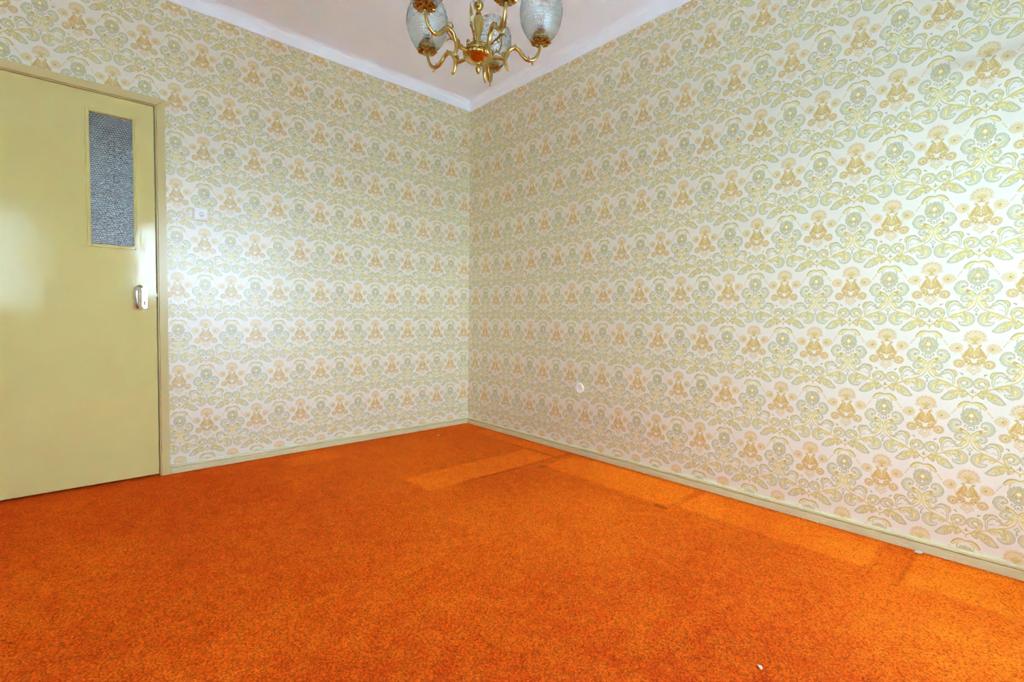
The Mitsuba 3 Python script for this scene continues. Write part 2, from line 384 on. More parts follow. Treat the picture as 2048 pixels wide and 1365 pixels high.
    # loose feathers and curls that fill the ground
    for q, k in (([(63, -166, 2.2), (69, -172, 1.6), (75, -173, .8)], 'y'), ([(72, -163, 2), (78, -169, 1.6), (83, -170, .8)], 'y'), ([(30, -168, 1.4), (26, -161, 1.8), (29, -154, 1)], 'g'), ([(60, -143, 1.2), (66, -137, 1.8), (73, -136, 1)], 'g'),
                 ([(84, -135, 1.2), (90, -131, 1.6), (97, -133, .8)], 'y'), ([(24, -186, 1.6), (30, -192, 1.8), (33, -200, 1)], 'y'), ([(38, -192, 2), (42, -201, 2.2), (44, -209, 1)], 'g'), ([(70, -47, 2), (67, -54, 2.4), (68, -60, 1.6)], 'g'),
                 ([(33, -33, 1.4), (36, -40, 1.8), (34, -47, 1)], 't'), ([(25, -87, 1.8), (22, -82, 1.4)], 't'), ([(m - 20, 22, 1.6), (m - 24, 14, 1.8), (m - 22, 8, 1)], 'g'), ([(10, 3, 1.4), (15, 0, 1.8), (20, 3, 1)], 't')):
        ink(k, 27, q, 1)
    # filigree and diamonds on the medallion's axis
    for q in ([(m, -47, 1.2), (m - 7, -49, 1.3), (m - 10, -55, 1.2), (m - 5, -58, 1)], [(m - 13, -46, 1.2), (m - 18, -50, 1.4), (m - 14, -55, 1.1)], [(m, -56, 2.2), (m, -62, 1.4)],
              [(m - 4, -64, 1.2), (m - 10, -62, 1.4)], [(m, -70, 1.4)]):
        ink('G', 28, q, 1)
    for u, v, r in ((m, -52, 1.8), (m - 14, -50.5, 1.6), (m - 6, -53.5, 1.4), (m, -66, 1.5)):
        ink('w', 29, [(u, v, r)], 1)
    for a in (0, 90, 180, 270):
        c, s_ = np.cos(np.radians(a)), np.sin(np.radians(a))
        ink('g', 30, [(m + 5 * c, -135.5 + 5.4 * s_, 3.4)], 1)
        ink('G', 31, [(m + 5.6 * c, -135.5 + 6 * s_, 1.1)], 1)
    ink('w', 32, [(m, -135.5, 2.6)], 1)
    ink('G', 30, [(m, -152, 3.6)], 1)
    ink('g', 31, [(m, -152, 2.0)], 1)
    ink('G', 30, [(m, -145, 1), (m, -159, .8)], 1)


def print_table():
    """The strokes as arrays, and for each 4 mm cell of the folded repeat the strokes that reach into it, topmost last."""
    motif()
    every = []
    for i, (layer, ax, ay, bx, by, ra, rb, k) in enumerate(prims):
        for sh in (-2, -1, 0, 1, 2):
            f = (lambda u: u) if sh % 2 == 0 else (lambda u: HW - u)
            for g in ((lambda u: u), (lambda u: -u), (lambda u: 2 * HW - u)):
                q = (g(f(ax)), ay + sh * WPH, g(f(bx)), by + sh * WPH)
                r = max(ra, rb) + .5
                if max(q[0], q[2]) + r > 0 and min(q[0], q[2]) - r < HW and max(q[1], q[3]) + r > 0 and min(q[1], q[3]) - r < WPH:
                    every.append((layer, i, *q, ra, rb, *INK[k]))
    every = np.array(sorted(set(every)))
    a = every[:, 2:]
    nx, ny = 33, 65
    cw, ch = HW / nx, WPH / ny
    lists = []
    hd = np.hypot(cw, ch) / 2
    for j in range(ny):
        for i in range(nx):
            c = np.array(((i + .5) * cw, (j + .5) * ch))
            ba = a[:, 2:4] - a[:, :2]
            t = np.clip(((c - a[:, :2]) * ba).sum(1) / ((ba ** 2).sum(1) + 1e-9), 0, 1)
            dist = np.hypot(*(c - a[:, :2] - t[:, None] * ba).T)
            rad = a[:, 4] + (a[:, 5] - a[:, 4]) * t
            slack = np.abs(a[:, 5] - a[:, 4]) * hd / (np.hypot(*ba.T) + 1e-3) * .5
            hit = np.nonzero(dist - rad - np.minimum(slack, 2) < hd + .3)[0]
            full = np.nonzero((dist - rad)[hit] < -hd - .4 - 0 * hd)[0]
            lists.append(hit[full[-1]:] if len(full) else hit)
    return a, lists, nx, ny, cw, ch

# ------------------------------------------------------------------ materials
def rgb(*c):
    return {'type': 'rgb', 'value': list(c)}


STROKES, CELLS, NX, NY, CW, CH = print_table()
CSTART = mi.UInt32(np.r_[0, np.cumsum([len(c) for c in CELLS])].astype(np.uint32))
CLIST = mi.UInt32(np.concatenate(CELLS).astype(np.uint32))
SDATA = [mi.Float(np.ascontiguousarray(STROKES[:, k]).astype(np.float32)) for k in range(9)]
MOST = max(map(len, CELLS))
dr.eval(CSTART, CLIST, *SDATA)
S_RIGHT, Z_RIGHT, S_LEFT, Z_LEFT = -1794.8, 1857.7, -1882.1, 817.1


def paper(p, n, uv):
    """The wallpaper's print: follows the wall that it hangs on."""
    side = dr.abs(n.x) > 0.5
    a = dr.select(side, p.y * 1000 - S_RIGHT, p.x * 1000 - S_LEFT)
    b = p.z * 1000 - dr.select(side, Z_RIGHT, Z_LEFT)
    grain = 1 + 0.05 * (mikit.noise(a * 0.9, b * 0.9, 3.0) - 0.5)
    k = dr.floor(b / WPH)
    b = b - k * WPH
    odd = k - 2 * dr.floor(k * 0.5)
    a = a + odd * HW + HW
    u = dr.abs(a - dr.floor(a / WPW) * WPW - HW)
    cell = mi.UInt32(dr.clip(dr.floor(b / CH), 0, NY - 1)) * NX + mi.UInt32(dr.clip(dr.floor(u / CW), 0, NX - 1))
    first, last = dr.gather(mi.UInt32, CSTART, cell), dr.gather(mi.UInt32, CSTART, cell + 1)
    c = [mi.Float(float(x)) for x in PAPER]
    for q in range(MOST):
        on = first + q < last
        i = dr.gather(mi.UInt32, CLIST, first + q, on)
        ax, ay, bx, by, ra, rb = (dr.gather(mi.Float, SDATA[s], i, on) for s in range(6))
        ex, ey = bx - ax, by - ay
        t = dr.clip(((u - ax) * ex + (b - ay) * ey) / (ex * ex + ey * ey + 1e-6), 0, 1)
        d = dr.sqrt(dr.square(u - ax - t * ex) + dr.square(b - ay - t * ey)) - (ra + (rb - ra) * t)
        w = dr.select(on, dr.clip(0.5 - d / 0.4, 0, 1), 0)
        for s in range(3):
            c[s] = c[s] + (dr.gather(mi.Float, SDATA[6 + s], i, on) - c[s]) * w
    # shadow painted into the colour, high on the long wall by the window
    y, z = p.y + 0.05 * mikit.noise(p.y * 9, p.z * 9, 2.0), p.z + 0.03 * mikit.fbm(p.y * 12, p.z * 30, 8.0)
    painted_shadow = dr.select(side & (p.x > -0.5), mikit.smoothstep(-2.78, -3.08, y) * dr.exp(-dr.square((z - 1.872) / 0.026)), 0)
    painted_shadow = 0.30 * painted_shadow * (0.6 + 0.8 * mikit.noise(p.y * 14, p.z * 40, 6.0))
    return mi.Color3f(*c) * grain * mikit.mix((1, 1, 1), (0.56, 0.42, 0.30), painted_shadow)


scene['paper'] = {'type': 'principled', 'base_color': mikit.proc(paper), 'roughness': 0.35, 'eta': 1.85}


def carpet_height(p, n, uv):
    f, s, r = mikit.voronoi(p.x * 185 + 0.9 * mikit.noise(p.x * 60, p.y * 60), p.y * 185 + 0.9 * mikit.noise(p.x * 60, p.y * 60, 5.0))
    return 0.7 * (1 - f) + 0.5 * mikit.noise(p.x * 420, p.y * 420, 1.0)


def band(x, a, b, w=0.006):
    return mikit.smoothstep(a - w, a + w, x) * (1 - mikit.smoothstep(b - w, b + w, x))


def carpet(p, n, uv):
    """Orange loop pile: worn in the open floor, brighter where furniture stood."""
    wob = 0.012 * (mikit.noise(p.x * 9, p.y * 9, 4.0) - 0.5)
    x, y = p.x + wob, p.y + wob
    f, s, r = mikit.voronoi(p.x * 185 + 0.9 * mikit.noise(p.x * 60, p.y * 60), p.y * 185 + 0.9 * mikit.noise(p.x * 60, p.y * 60, 5.0))
    fine = mikit.noise(p.x * 420, p.y * 420, 1.0)
    tone = 0.82 + 0.36 * (r - 0.5) + 0.50 * (0.45 - f) + 0.42 * (fine - 0.5)
    worn = mikit.fbm(p.x * 1.6 + 3, p.y * 1.6, 7.0, octaves=4)
    tone = tone * (1 + 0.26 * (worn - 0.5))
    kept = dr.maximum(band(y, -1.17, -0.92, 0.012) * band(x, -1.12 + 0.0 * y, -0.19, 0.02),
                      dr.maximum(band(x, -0.36, -0.05, 0.015) * band(y, -2.08, -1.25, 0.012),
                                 dr.maximum(band(x, -0.325, -0.03, 0.015) * band(y, -2.86, -2.12, 0.01),
                                            dr.maximum(band(x, -0.345, -0.03, 0.015) * band(y, -3.8, -2.975, 0.01), 0.7 * band(x, -0.16, -0.03, 0.012) * band(y, -1.17, -0.3, 0.02)))))
    kept = dr.maximum(kept, 0.6 * band(y, -0.30, -0.12, 0.02) * band(x, -1.50, -1.20, 0.03))
    seam = dr.maximum(band(x, -0.179, -0.166, 0.008) * band(y, -1.19, -0.72, 0.02), band(y, -1.193, -1.178, 0.008) * band(x, -0.9, -0.03, 0.05))
    seam = dr.maximum(seam, dr.maximum(band(x, -0.40, -0.34, 0.01) * band(y, -1.285, -1.24, 0.008) * 0.8, band(x, -0.40, -0.375, 0.008) * band(y, -2.10, -2.03, 0.01)))
    seam = dr.maximum(seam, dr.maximum(band(y, -2.968, -2.958, 0.005) * band(x, -0.40, -0.08, 0.01) * 0.6, band(y, -2.885, -2.876, 0.005) * band(x, -0.39, -0.24, 0.01) * 0.6))
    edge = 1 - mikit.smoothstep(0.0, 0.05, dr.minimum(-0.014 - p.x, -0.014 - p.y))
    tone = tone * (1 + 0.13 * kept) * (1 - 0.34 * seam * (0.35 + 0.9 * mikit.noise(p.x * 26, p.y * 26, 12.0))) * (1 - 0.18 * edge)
    red = mi.Color3f(0.69, 0.057, 0.0010)
    gold = mi.Color3f(0.88, 0.185, 0.007)
    hue = mikit.noise(p.x * 34, p.y * 34, 9.0)
    glare_wear = 1 - mikit.smoothstep(-2.0, -0.7, p.x + 0.5 * (worn - 0.5))       # window glare painted into the hue, with wear: the walked-on side is redder
    mixv = dr.clip(0.42 - 0.26 * glare_wear + 0.5 * (tone - 0.8) + 0.22 * kept + 0.35 * (worn - 0.5) + 0.4 * (hue - 0.5), 0, 1)
    return (red * (1 - mixv) + gold * mixv) * tone


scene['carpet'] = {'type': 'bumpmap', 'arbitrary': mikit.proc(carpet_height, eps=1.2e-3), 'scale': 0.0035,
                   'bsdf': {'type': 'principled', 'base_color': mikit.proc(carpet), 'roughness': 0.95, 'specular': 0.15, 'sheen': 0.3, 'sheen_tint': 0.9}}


def plaster(p, n, uv):
    return mi.Color3f(0.89, 0.93, 0.98) * (1 - 0.05 * mikit.fbm(p.x * 3, p.y * 3, p.z * 3, octaves=4))


scene['ceiling_paint'] = {'type': 'principled', 'base_color': mikit.proc(plaster), 'roughness': 0.8, 'specular': 0.2}


def gloss(p, n, uv):
    w = mikit.fbm(p.x * 5, p.y * 5, p.z * 5, octaves=4)
    return mi.Color3f(0.67, 0.59, 0.225) * (0.97 + 0.07 * w)


def brushed(p, n, uv):
    return mikit.fbm(p.x * 14, p.y * 14, p.z * 6, octaves=2) + 0.10 * mikit.noise(p.x * 130, p.y * 130, p.z * 30)


scene['gloss_paint'] = {'type': 'bumpmap', 'arbitrary': mikit.proc(brushed, eps=3e-3), 'scale': 0.0007,
                        'bsdf': {'type': 'principled', 'base_color': mikit.proc(gloss), 'roughness': 0.10, 'specular': 0.42}}
scene['casing_paint'] = {'type': 'principled', 'base_color': rgb(0.62, 0.52, 0.23), 'roughness': 0.22, 'specular': 0.4}


def skirting(p, n, uv):
    w = mikit.fbm(p.x * 14, p.y * 14, p.z * 60, octaves=4)
    s = mikit.smoothstep(0.66, 0.74, mikit.fbm(p.x * 45, p.y * 45, p.z * 90 + 5, octaves=3))
    return mi.Color3f(0.64, 0.58, 0.32) * (0.94 + 0.10 * w) * (1 - s) + mi.Color3f(0.72, 0.69, 0.52) * s


scene['skirting_paint'] = {'type': 'principled', 'base_color': mikit.proc(skirting), 'roughness': 0.32, 'specular': 0.5}
scene['brass'] = {'type': 'principled', 'base_color': rgb(0.60, 0.42, 0.13), 'metallic': 1.0, 'roughness': 0.13}


def tarnish(p, n, uv):
    w = mikit.smoothstep(0.35, 0.75, mikit.fbm(p.x * 240, p.y * 240, p.z * 240, octaves=3))
    return mikit.mix((0.62, 0.42, 0.11), (0.20, 0.10, 0.025), w)


scene['cast_brass'] = {'type': 'principled', 'base_color': mikit.proc(tarnish), 'metallic': 1.0, 'roughness': 0.2}
scene['dark_metal'] = {'type': 'principled', 'base_color': rgb(0.06, 0.065, 0.075), 'roughness': 0.4, 'specular': 0.5}
scene['chrome'] = {'type': 'principled', 'base_color': rgb(0.66, 0.65, 0.67), 'metallic': 1.0, 'roughness': 0.12}
scene['clear_glass'] = {'type': 'dielectric', 'int_ior': 1.5, 'ext_ior': 1.0}
scene['pressed_glass'] = {'type': 'roughdielectric', 'distribution': 'ggx', 'alpha': 0.04, 'int_ior': 1.65, 'ext_ior': 1.0}
scene['cove_paint'] = {'type': 'principled', 'base_color': rgb(0.89, 0.93, 0.98), 'roughness': 0.45, 'specular': 0.4}
scene['window_glass'] = {'type': 'thindielectric', 'int_ior': 1.5}
scene['white_plastic'] = {'type': 'principled', 'base_color': rgb(0.86, 0.86, 0.85), 'roughness': 0.35, 'specular': 0.5}
scene['old_plastic'] = {'type': 'principled', 'base_color': rgb(0.86, 0.84, 0.74), 'roughness': 0.4, 'specular': 0.5}
scene['dark_hole'] = {'type': 'diffuse', 'reflectance': rgb(0.015, 0.012, 0.01)}
scene['window_paint'] = {'type': 'principled', 'base_color': rgb(0.78, 0.78, 0.76), 'roughness': 0.35, 'specular': 0.5}
scene['hall_paint'] = {'type': 'diffuse', 'reflectance': rgb(0.24, 0.17, 0.12)}
scene['lint'] = {'type': 'diffuse', 'reflectance': rgb(0.75, 0.68, 0.55)}

scene['net'] = {'type': 'principledthin', 'base_color': rgb(0.80, 0.80, 0.78), 'roughness': 0.9, 'diff_trans': 1.5, 'spec_trans': 0.0}

# ------------------------------------------------------------------ the room
XL, YB, ZT, ZC = -4.05, -3.85, 2.586, 2.668       # far side wall, window wall, top of the paper, ceiling
WALL = 0.14
DOOR_X0, DOOR_X1, DOOR_Z = -2.912, -2.108, 2.006  # the leaf's opening
PAT = {}

hole = rect(DOOR_X0 - .012, -1, DOOR_X1 + .012, DOOR_Z + .012)
put('wall_left', prism_y(rect(XL - WALL, 0, WALL, ZC).difference(hole), 0, WALL), 'paper')
tag('wall_left', 'wall papered in cream, sage and gold damask, with the door in it', None, None, 'structure')
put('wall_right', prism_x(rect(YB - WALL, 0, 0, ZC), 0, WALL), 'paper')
tag('wall_right', 'long wall papered in cream, sage and gold damask, with the round socket', None, None, 'structure')
WIN = [(-1.95, -1.14, 1.02, 1.95), (-3.85, -2.70, 0.93, 1.95), (-1.06, -0.50, 0.30, 1.95)]  # the last, low-reaching window is added to brighten the floor
back = rect(XL, 0, 0, ZC)
for x0, x1, z0, z1 in WIN:
    back = back.difference(rect(x0, z0, x1, z1))
put('wall_back', prism_y(back, YB - WALL, YB), 'paper')
tag('wall_back', 'papered wall with the windows, behind the viewer', None, None, 'structure')
put('wall_side', prism_x(rect(YB, 0, 0, ZC), XL - WALL, XL), 'paper')
tag('wall_side', 'papered wall beyond the hinges of the door', None, None, 'structure')
put('floor', block((XL - WALL, YB - WALL, -.12), (WALL, 1.5, 0)), 'carpet')
tag('floor', 'worn orange loop-pile carpet with paler strips where furniture stood', None, None, 'structure')
put('ceiling', block((XL - WALL, YB - WALL, ZC), (WALL, 1.5, ZC + .15)), 'ceiling_paint')
tag('ceiling', 'white plaster ceiling with a rounded edge', None, None, 'structure')


def cove(n=9, d=.008, r=.034):
    """Section of the white border above the paper: a thin frieze that rounds into the ceiling; (out from wall, z)."""
    q = [(0, ZT), (d, ZT + .002), (d, ZC - r)]
    q += [(d + r - r * math.cos(a), ZC - r + r * math.sin(a)) for a in np.linspace(0, math.pi / 2, n)[1:]]
    return q + [(d + r, ZC + .01), (0, ZC + .01)]


def run_along(section, axis, a, b, mitre_a=0, mitre_b=0):
    """Sweeps an (out, z) section along the left wall (axis 'x') or the right wall ('y'); mitres at the corner follow the section."""
    s = np.array(section)
    v = []
    for pos, mt in ((a, mitre_a), (b, mitre_b)):
        for o, z in s:
            v.append((pos + mt * o, -o, z) if axis == 'x' else (-o, pos + mt * o, z))
    n = len(s)
    f = []
    for i in range(n):
        j = (i + 1) % n
        f += [(i, j, n + j), (i, n + j, n + i)]
    v = np.array(v, float)
    caps = trimesh.creation.triangulate_polygon(Polygon(s), engine='earcut')
    t = caps[1]
    look = {tuple(np.round(q, 6)): i for i, q in enumerate(s)}
    idx = np.array([look[tuple(np.round(q, 6))] for q in caps[0]])
    f = np.vstack([f, idx[t][:, ::-1], idx[t] + n])
    m = trimesh.Trimesh(v, f, process=False)
    trimesh.repair.fix_normals(m)
    return m


put('trim_1', run_along(cove(), 'x', XL, 0, 0, -1), 'cove_paint', smooth=35)
tag('trim_1', 'white coved border between ceiling and the wall with the door', None, None, 'structure')
put('trim_2', run_along(cove(), 'y', YB, 0, 0, -1), 'cove_paint', smooth=35)
tag('trim_2', 'white coved border between ceiling and the long wall', None, None, 'structure')

SKT = [(0, 0), (.0155, 0), (.0155, .0305), (.0140, .0318), (.0060, .0325), (.0060, .0352), (.0135, .0362), (.0140, .040), (.0128, .0445), (.0095, .0475), (.003, .0482), (0, .0482)]
put('baseboard_left', run_along(SKT, 'x', -2.060, 0, 0, -1), 'skirting_paint', smooth=25)
tag('baseboard_left', 'low grooved skirting board in olive cream paint, left of the corner', None, None, 'structure')
put('baseboard_right', run_along(SKT, 'y', YB, 0, 0, -1), 'skirting_paint', smooth=25)
tag('baseboard_right', 'low grooved skirting board in olive cream paint, along the long wall', None, None, 'structure')
bead = tube([(-2.0605, -.001, .066, .0016), (-2.054, -.002, .055, .0020), (-2.040, -.003, .0500, .0022), (-2.0, -.003, .0492, .0020), (-1.8, -.003, .0488, .0018), (-1.2, -.003, .0486, .0014), (-.02, -.003, .0484, .0010)], 6, 5)
put('baseboard_left__filler_bead', bead, 'white_plastic', smooth=True)
tag('baseboard_left__filler_bead', 'thin white bead of filler')

# the hall behind the door, lit by its own end
put('hall_walls', join(block((XL - WALL, 1.38, 0), (0.1, 1.5, ZC)), block((-.6, WALL, 0), (-.5, 1.4, ZC)), prism_x(rect(WALL, 0, 1.4, ZC).difference(rect(.5, 1.0, 1.0, 2.1)), XL - WALL, XL)), 'hall_paint')
tag('hall_walls', 'plain wall of the hall behind the door glass', None, None, 'structure')

# ------------------------------------------------------------------ windows
for w, (x0, x1, z0, z1) in enumerate(WIN, 1):
    key = f'window_{w}'
    fr = .055
    y0, y1 = YB - .10, YB - .045
    outer = rect(x0, z0, x1, z1)
    xm = (x0 + x1) / 2
    inner = unary_union([rect(x0 + fr, z0 + fr, xm - fr * .6, z1 - fr), rect(xm + fr * .6, z0 + fr, x1 - fr, z1 - fr)])
    put(key + '__frame', prism_y(outer.difference(inner), y0, y1), 'window_paint')
    put(key + '__pane', block((x0 + fr - .004, YB - .076, z0 + fr - .004), (xm - fr * .6 + .004, YB - .0755, z1 - fr + .004)), 'window_glass')
    put(key + '__pane_001', block((xm + fr * .6 - .004, YB - .076, z0 + fr - .004), (x1 - fr + .004, YB - .0755, z1 - fr + .004)), 'window_glass')
    put(key + '__sill', block((x0 - .04, YB - .05, z0 - .03), (x1 + .04, YB + .09, z0), .004), 'window_paint')
    for k in ('pane', 'pane_001'):       # one sheet each
        xa, xb = ((x0 + fr - .004, xm - fr * .6 + .004) if k == 'pane' else (xm + fr * .6 - .004, x1 - fr + .004))
        ya = YB - .0755
        sheet = trimesh.Trimesh([(xa, ya, z0 + fr - .004), (xb, ya, z0 + fr - .004), (xb, ya, z1 - fr + .004), (xa, ya, z1 - fr + .004)], [(0, 1, 2), (0, 2, 3)], process=False)
        put(f'{key}__{k}', sheet, 'window_glass')
    tag(key, ('white two-light window in the wall behind the viewer', 'white two-light window behind an added net curtain', 'tall unseen window by the long wall, added to light the floor')[w - 1], None, None, 'structure')

fold = np.linspace(-3.95, -2.64, 120)  # unseen net, added to dim the light of the second window
fy = YB + .05 + .016 * np.sin(fold * 58) + .008 * np.sin(fold * 23 + 1)
nv = np.vstack([np.stack([fold, fy, np.full_like(fold, z)], 1) for z in (.55, 2.06)])
nk = np.arange(119)
put('added_net_curtain__cloth', trimesh.Trimesh(nv, np.vstack([np.stack([nk, nk + 1, nk + 121], 1), np.stack([nk, nk + 121, nk + 120], 1)]), process=False), 'net', smooth=True)
put('added_net_curtain__pole', tube([(-4.0, YB + .05, 2.07, .011), (-2.6, YB + .05, 2.07, .011)], 12, 1), 'window_paint')
tag('added_net_curtain', 'unseen white net curtain on a pole, added to dim the window behind the viewer', 'curtain')

# ------------------------------------------------------------------ the door
DY = -.006                                         # face of the leaf: just proud of the wall
GX0, GX1, GZ0, GZ1 = -2.372, -2.196, 1.2430, 1.9090
leaf_m = prism_y(rect(DOOR_X0 + .002, .012, DOOR_X1 - .003, DOOR_Z - .004).difference(rect(GX0 + .002, GZ0 + .002, GX1 - .002, GZ1 - .002)), DY, DY + .040)
put('door_1__leaf', leaf_m, 'gloss_paint')
tag('door_1', 'flush door in glossy olive-yellow paint with a narrow patterned glass pane', None, None, 'structure')


def pane_mesh():
    """Hammered glass: a slab whose room side is covered in small pillows."""
    nx_, nz_ = 140, 460
    x = np.linspace(GX0 + .003, GX1 - .003, nx_)
    z = np.linspace(GZ0 + .003, GZ1 - .003, nz_)
    X, Z = np.meshgrid(x, z)
    P = np.stack([X * 20, Z * 20, 0 * X], -1)
    wx, wz = X + .009 * (meshkit.noise(P, 3) - .5), Z + .009 * (meshkit.noise(P, 4) - .5)
    pitch = .0110
    r = np.round(wz / (pitch * .92))
    u = wx / pitch + .5 * (r % 2)
    du = u - np.round(u)
    dz_ = wz / (pitch * .92) - r
    h = np.clip(1 - 3.6 * (du ** 2 + dz_ ** 2), 0, 1) ** .8
    Yf = DY + .016 - .0010 * h
    a = np.stack([X, Yf, Z], -1).reshape(-1, 3)
    b = np.stack([X, np.full_like(X, DY + .021), Z], -1).reshape(-1, 3)
    i, j = np.meshgrid(np.arange(nz_ - 1), np.arange(nx_ - 1), indexing='ij')
    q = np.stack([i * nx_ + j, i * nx_ + j + 1, (i + 1) * nx_ + j + 1, (i + 1) * nx_ + j], -1).reshape(-1, 4)
    f = np.vstack([q[:, [0, 1, 2]], q[:, [0, 2, 3]]])
    nn = nx_ * nz_
    rim = np.r_[np.arange(nx_), np.arange(1, nz_) * nx_ + nx_ - 1, (nz_ - 1) * nx_ + np.arange(nx_ - 2, -1, -1), np.arange(nz_ - 2, 0, -1) * nx_]
    nxt = np.roll(rim, -1)
    side = np.vstack([np.stack([rim, rim + nn, nxt + nn], 1), np.stack([rim, nxt + nn, nxt], 1)])
    return trimesh.Trimesh(np.vstack([a, b]), np.vstack([f, f[:, ::-1] + nn, side]), process=False)


put('door_1__glass_pane', pane_mesh(), 'pressed_glass', smooth=50)
tag('door_1__glass_pane', 'grey hammered glass pane')
bw = .0135
for k, (a, b) in enumerate((((GX0 - bw, GZ0 - bw), (GX0, GZ1 + bw)), ((GX1, GZ0 - bw), (GX1 + bw * .6, GZ1 + bw)), ((GX0, GZ1), (GX1, GZ1 + bw)), ((GX0, GZ0 - bw), (GX1, GZ0)))):
    key = 'door_1__glazing_bead' + (f'_{k:03d}' if k else '')
    put(key, block((a[0], DY - .005, a[1]), (b[0], DY + .014, b[1]), .0022), 'gloss_paint')

# frame: jamb, head and a thin stop
put('door_1__jamb', join(prism_y(Polygon([(-2.0975, 0), (-2.0615, 0), (-2.0615, 2.0480), (-2.0975, 2.0098)]), -.020, .02), block((-2.1045, -.011, 0), (-2.0975, .05, 2.008), .0012)), 'casing_paint')
head_poly = [(DOOR_X0 - .05, 2.0105), (-2.0980, 2.0105), (-2.0618, 2.0490), (DOOR_X0 - .05, 2.0490)]
put('door_1__head', join(prism_y(Polygon(head_poly), -.020, .02), block((DOOR_X0 - .01, -.011, 2.0045), (-2.1000, .05, 2.0100), .0012)), 'casing_paint')
put('door_1__jamb_001', block((DOOR_X0 - .05, -.020, 0), (DOOR_X0 - .012, .02, 2.0085), .003), 'casing_paint')

# handle: chrome plate with a D-shaped pull, thumb turn and keyhole
hx0, hx1, hz0, hz1 = -2.1760, -2.1465, .9155, 1.0430
put('door_1__lock_plate', block((hx0, DY - .0055, hz0), (hx1, DY, hz1), .0018), 'chrome')
tag('door_1__lock_plate', 'chrome lock plate with a D-shaped pull')
put('door_1__lock_plate__pull', join(
    tube([(-2.172, DY - .004, 1.0360, .0065), (-2.178, DY - .018, 1.0365, .0075), (-2.190, DY - .033, 1.034, .0085), (-2.196, DY - .040, 1.020, .0095), (-2.197, DY - .042, .980, .0100),
          (-2.196, DY - .040, .938, .0095), (-2.190, DY - .033, .924, .0085), (-2.178, DY - .018, .922, .0075), (-2.172, DY - .004, .9225, .0065)], 14, 6)), 'chrome', smooth=True)
put('door_1__lock_plate__thumb_turn', join(lathe([(.0001, 0), (.0095, 0), (.0095, .003), (.0075, .005), (.0001, .005)], 24), block((-.0035, -.0075, .005), (.0035, .0075, .011), .002)), 'chrome', smooth=30,
    to_world=T().translate([-2.1612, DY - .0055, 1.0075]).rotate([1, 0, 0], 90))
put('door_1__lock_plate__keyhole', join(block((-2.1632, DY - .0062, .9400), (-2.1598, DY - .0054, .9540)), lathe([(.0001, 0), (.0028, 0), (.0028, .0008), (.0001, .0008)], 16).apply_transform(
    trimesh.transformations.rotation_matrix(math.pi / 2, (1, 0, 0))).apply_translation((-2.1615, DY - .0054, .9545))), 'dark_hole')
for k, (x, z) in enumerate(((-2.1715, 1.0385), (-2.1510, 1.0385), (-2.1715, .9200), (-2.1510, .9200))):
    put('door_1__lock_plate__screw' + (f'_{k:03d}' if k else ''), ball((x, DY - .0055, z), (.0020, .0010, .0020), 1), 'dark_metal', smooth=True)
put('door_1__latch_tip', block((DOOR_X1 - .006, DY - .001, .985), (DOOR_X1 + .004, DY + .02, 1.003), .002), 'white_plastic')

# ------------------------------------------------------------------ fittings on the walls
sx, sz, sw = -1.9027, 1.4610, .0355
put('light_switch__back_plate', block((sx - sw, -.0075, sz - sw), (sx + sw, -.0002, sz + sw), .003), 'old_plastic')
put('light_switch__cover', join(block((sx - sw + .005, -.0125, sz - sw + .008), (sx + sw - .001, -.0070, sz + sw - .001), .0035)), 'white_plastic')
put('light_switch__rocker', join(lathe([(.0001, 0), (.0095, 0), (.0095, .0022), (.0080, .0036), (.0001, .0040)], 28)), 'white_plastic', smooth=35,
    to_world=T().translate([sx + .004, -.0125, sz + .0005]).rotate([1, 0, 0], 90))
put('light_switch__rocker_slot', lathe([(.0095, 0), (.0112, 0), (.0112, .0006), (.0095, .0006)], 28), 'dark_metal', to_world=T().translate([sx + .004, -.0124, sz + .0005]).rotate([1, 0, 0], 90))
tag('light_switch', 'small square white light switch with a round push button, right of the door', 'switch')
tag('light_switch__back_plate', 'yellowed back plate')

S = T().translate([0, -1.2255, .4362]).rotate([0, 1, 0], -90)
put('wall_socket__cover', lathe([(.0001, .0035), (.0185, .0035), (.0195, .0085), (.0265, .0100), (.0315, .0085), (.0345, .0045), (.0350, .0002), (.0001, .0002)][::-1], 48), 'old_plastic', smooth=30, to_world=S)
put('wall_socket__insert', lathe([(.0001, .0034), (.0178, .0034), (.0178, .0042), (.0001, .0042)], 40), 'old_plastic', smooth=30, to_world=S)
for k, (a, b) in enumerate(((.0095, 0), (-.0095, 0))):
    put('wall_socket__pin_hole' + (f'_{k:03d}' if k else ''), lathe([(.0001, .0040), (.0027, .0040), (.0027, .0047), (.0001, .0047)], 16, (a, b, 0)), 'dark_hole', to_world=S)
for k, b in enumerate((.0232, -.0232)):
    put('wall_socket__screw' + (f'_{k:03d}' if k else ''), ball((0, b, .0094), (.0024, .0024, .0014), 1), 'dark_metal', smooth=True, to_world=S)
tag('wall_socket', 'round cream wall socket low on the damask-papered wall', 'socket')

